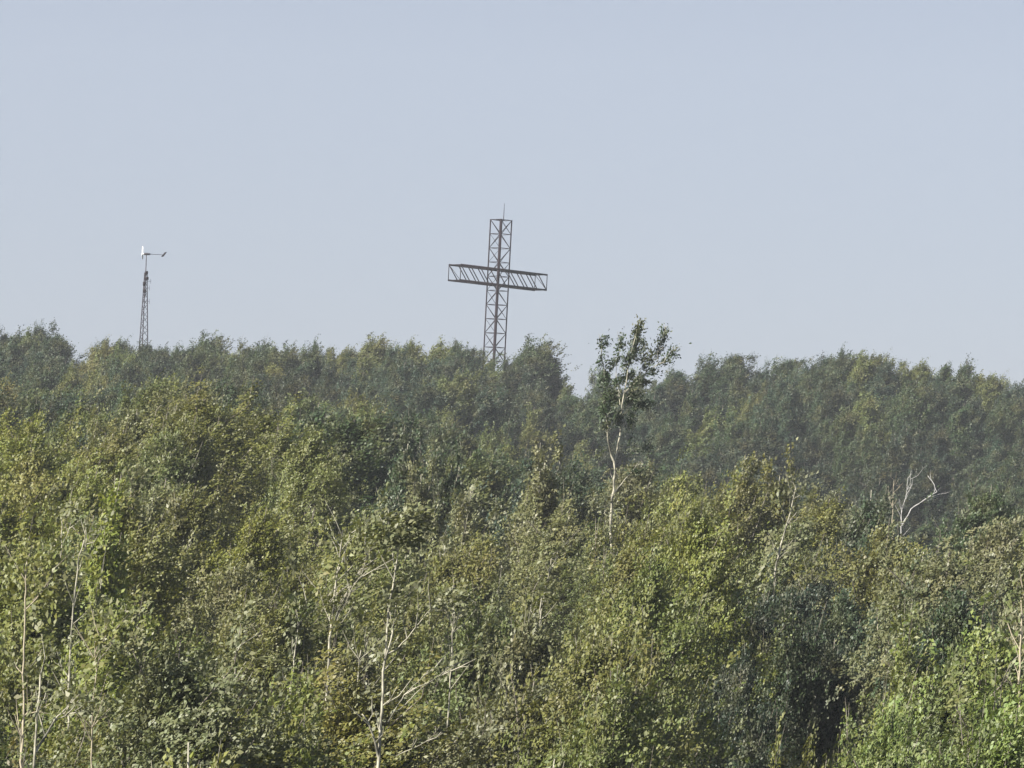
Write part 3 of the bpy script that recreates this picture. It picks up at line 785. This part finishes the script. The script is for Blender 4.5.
for i, (lab, D, pts, ra, cls, tn, bk) in enumerate([
    ("short white stem high among the speckled leaves", 92, [(61, 660), (60, 602), (59, 590), (62, 545), (61, 517)], .032, [(61, 512, 8, 8, 90), (58, 575, 9, 4, 70)], 'grey', 0),
    ("white stem bending slightly over a tuft of pale leaves", 80, [(69, 720), (70, 657), (72, 625), (75, 592), (78, 564), (84, 540)], .034, [(84, 540, 10, 9, 110), (70, 640, 8, 6, 80)], 'grey', 0),
    ("thin brown stem rising over a yellow-green thicket", 64, [(92, 800), (92, 741), (93, 700), (95, 660), (96, 640)], .020, [(96, 640, 8, 9, 70)], 'olive', 1),
    ("short upright white stem over low grey foliage", 66, [(230, 740), (234, 692), (235, 657), (238, 640)], .026, [(240, 636, 9, 8, 90), (228, 705, 9, 6, 80)], 'grey', 0),
    ("slim white stem slanting among shaded leaves", 82, [(290, 700), (294, 660), (298, 628), (302, 612)], .024, [(303, 606, 9, 8, 100)], 'mid', 0),
    ("pale broken stem low beside the rust-tinted leaves", 74, [(356, 740), (357, 700), (359, 665), (361, 650)], .026, [(361, 646, 8, 8, 90)], 'olive', 0),
    ("thin pale stem between two dark leafy boughs", 84, [(450, 690), (452, 650), (453, 625), (454, 607)], .024, [(455, 596, 16, 7, 220), (450, 660, 14, 6, 140)], 'grey', 0),
    ("leaning pale stem under a thin leafy tuft", 90, [(520, 700), (525, 667), (529, 645), (532, 628), (536, 612)], .034, [(537, 606, 12, 7, 120), (520, 690, 9, 7, 90)], 'olive', 0),
    ("pair-like pale upper stem in the middle wood", 104, [(538, 640), (541, 612), (545, 590), (549, 573), (551, 560)], .026, [(552, 556, 10, 8, 100)], 'grey', 0),
    ("grey straight stem rising through open leaves under the mast", 96, [(136, 640), (136, 570), (134, 530), (131, 500), (132, 480)], .030, [(132, 476, 9, 9, 100), (128, 520, 8, 6, 60)], 'grey', 1),
    ("brown stem at the frame edge beside bright green bushes", 72, [(1020, 700), (1020, 650), (1022, 620), (1021, 600)], .030, [(1021, 596, 10, 10, 120)], 'mid', 1),
    ("white stub of stem over the shadowed reddish leaves", 118, [(802, 640), (803, 610), (805, 592), (806, 580)], .026, [(806, 574, 10, 8, 110)], 'olive', 0),
    ]):
    stem_tree("slender_sapling", lab, "tree", D, [(pts, ra, ra * 0.4), ([pts[-2], (pts[-2][0] + 6, pts[-2][1] - 12), (pts[-2][0] + 9, pts[-2][1] - 24)], ra * 0.45, 0.005)],
              cls, 30 + i, 0.11 if D < 85 else 0.13, bark=M_TWIG if bk else M_WHITE, tint=tn, depth=0.4, group="pale slender stems in the near wood")

# ------------------------------------------------------------------ labels of the many trees
MARKS = [("the cross", 498, 352), ("the turbine mast", 142, 345), ("the tall aspen", 625, 420), ("the bleached snag", 912, 510),
         ("the leaning pale trunk", 785, 530), ("the forked trunk", 385, 690), ("the twiggy birch", 340, 590), ("the kinked sapling", 45, 720),
         ("the rust-tufted stem", 528, 645), ("the frame-edge stem", 1021, 640), ("the stem under the mast", 133, 530)]
LOOK = {'olive': 'olive', 'mid': 'mid-green', 'grey': 'grey-green', 'dark': 'dark green', 'pine': 'blue-green', 'shade_dark': 'very dark shade-green', 'gold': 'golden green', 'yellow': 'yellow-green', 'bright': 'bright green', 'rusty': 'rust-tinged'}
ORD = ["first", "second", "third", "fourth", "fifth", "sixth", "seventh", "eighth", "ninth", "tenth", "eleventh", "twelfth", "thirteenth", "fourteenth", "fifteenth", "sixteenth", "seventeenth", "eighteenth", "nineteenth", "twentieth"]
def word_of(t):
    return {'bushy': 'bushy birch', 'feather': 'feathery birch', 'loose': 'slender aspen', 'ridge': 'ridge birch', 'narrow': 'narrow aspen'}[t['kind']]
def label_trees():
    cells = {}
    for t in TREES:
        e = t['e']; top = Vector(e.location) + Vector((0, 0, e.scale[2] * 9.3))
        px, py = project(np.array(top))
        t['px'], t['py'] = px, py
        ds = sorted(range(len(MARKS)), key=lambda i: (MARKS[i][1] - px) ** 2 + (1.6 * (MARKS[i][2] - py)) ** 2)
        a = MARKS[ds[0]]
        dx, dy = px - a[1], py - a[2]
        if abs(dx) < 22: side = "straight below" if dy > 0 else "straight above"
        else:
            best, bs = None, -2
            for m in MARKS:
                if m is a: continue
                vx, vy = m[1] - a[1], m[2] - a[2]
                c = (vx * dx + vy * dy) / (math.hypot(vx, vy) * math.hypot(dx, dy) + 1e-6)
                if c > bs: best, bs = m, c
            side = "towards " + best[0] if bs > 0.6 else ("low " if dy > 30 else "high " if dy < -30 else "level ") + ("left" if dx < 0 else "right")
        t['side'] = side
        t['key'] = (a[0], side, t['kind'], t['tint']); t['d'] = math.hypot(dx, dy)
        cells.setdefault(t['key'], []).append(t)
    for k, lst in cells.items():
        lst.sort(key=lambda t: t['d'])
        for i, t in enumerate(lst):
            kind = word_of(t)
            mark, side, _, tn = k
            head = (ORD[i] + " " if len(lst) > 1 else "") + LOOK[tn] + " " + kind
            if side.startswith("towards"): tail = f"from {mark} {side}"
            elif side.startswith("straight"): tail = f"{side} {mark}"
            else: tail = f"{side} of {mark}"
            put(t['e'], head + " " + tail, "tree", {'bushy': 'bushy birches of the near wood', 'feather': 'feathery birches of the near wood', 'loose': 'slender aspens of the near wood', 'ridge': 'birches covering the ridge', 'narrow': 'narrow aspens on the ridge'}[t['kind']])
label_trees()

# ------------------------------------------------------------------ haze
def haze():
    T = Tubes()
    T.box((0, 600, 40), 1860, 1460, 260)
    m, n, N, L = new_mat("haze_air")
    out = N.new("ShaderNodeOutputMaterial")
    v = N.new("ShaderNodeVolumePrincipled")
    v.inputs["Color"].default_value = (0.90, 0.94, 1.0, 1)
    v.inputs["Density"].default_value = HAZE_DENSITY
    v.inputs["Anisotropy"].default_value = 0.0
    L.new(v.outputs[0], out.inputs["Volume"])
    o = link("haze", T.mesh("haze", m))
    put(o, "pale blue summer haze over the forest", kind="stuff")
haze()
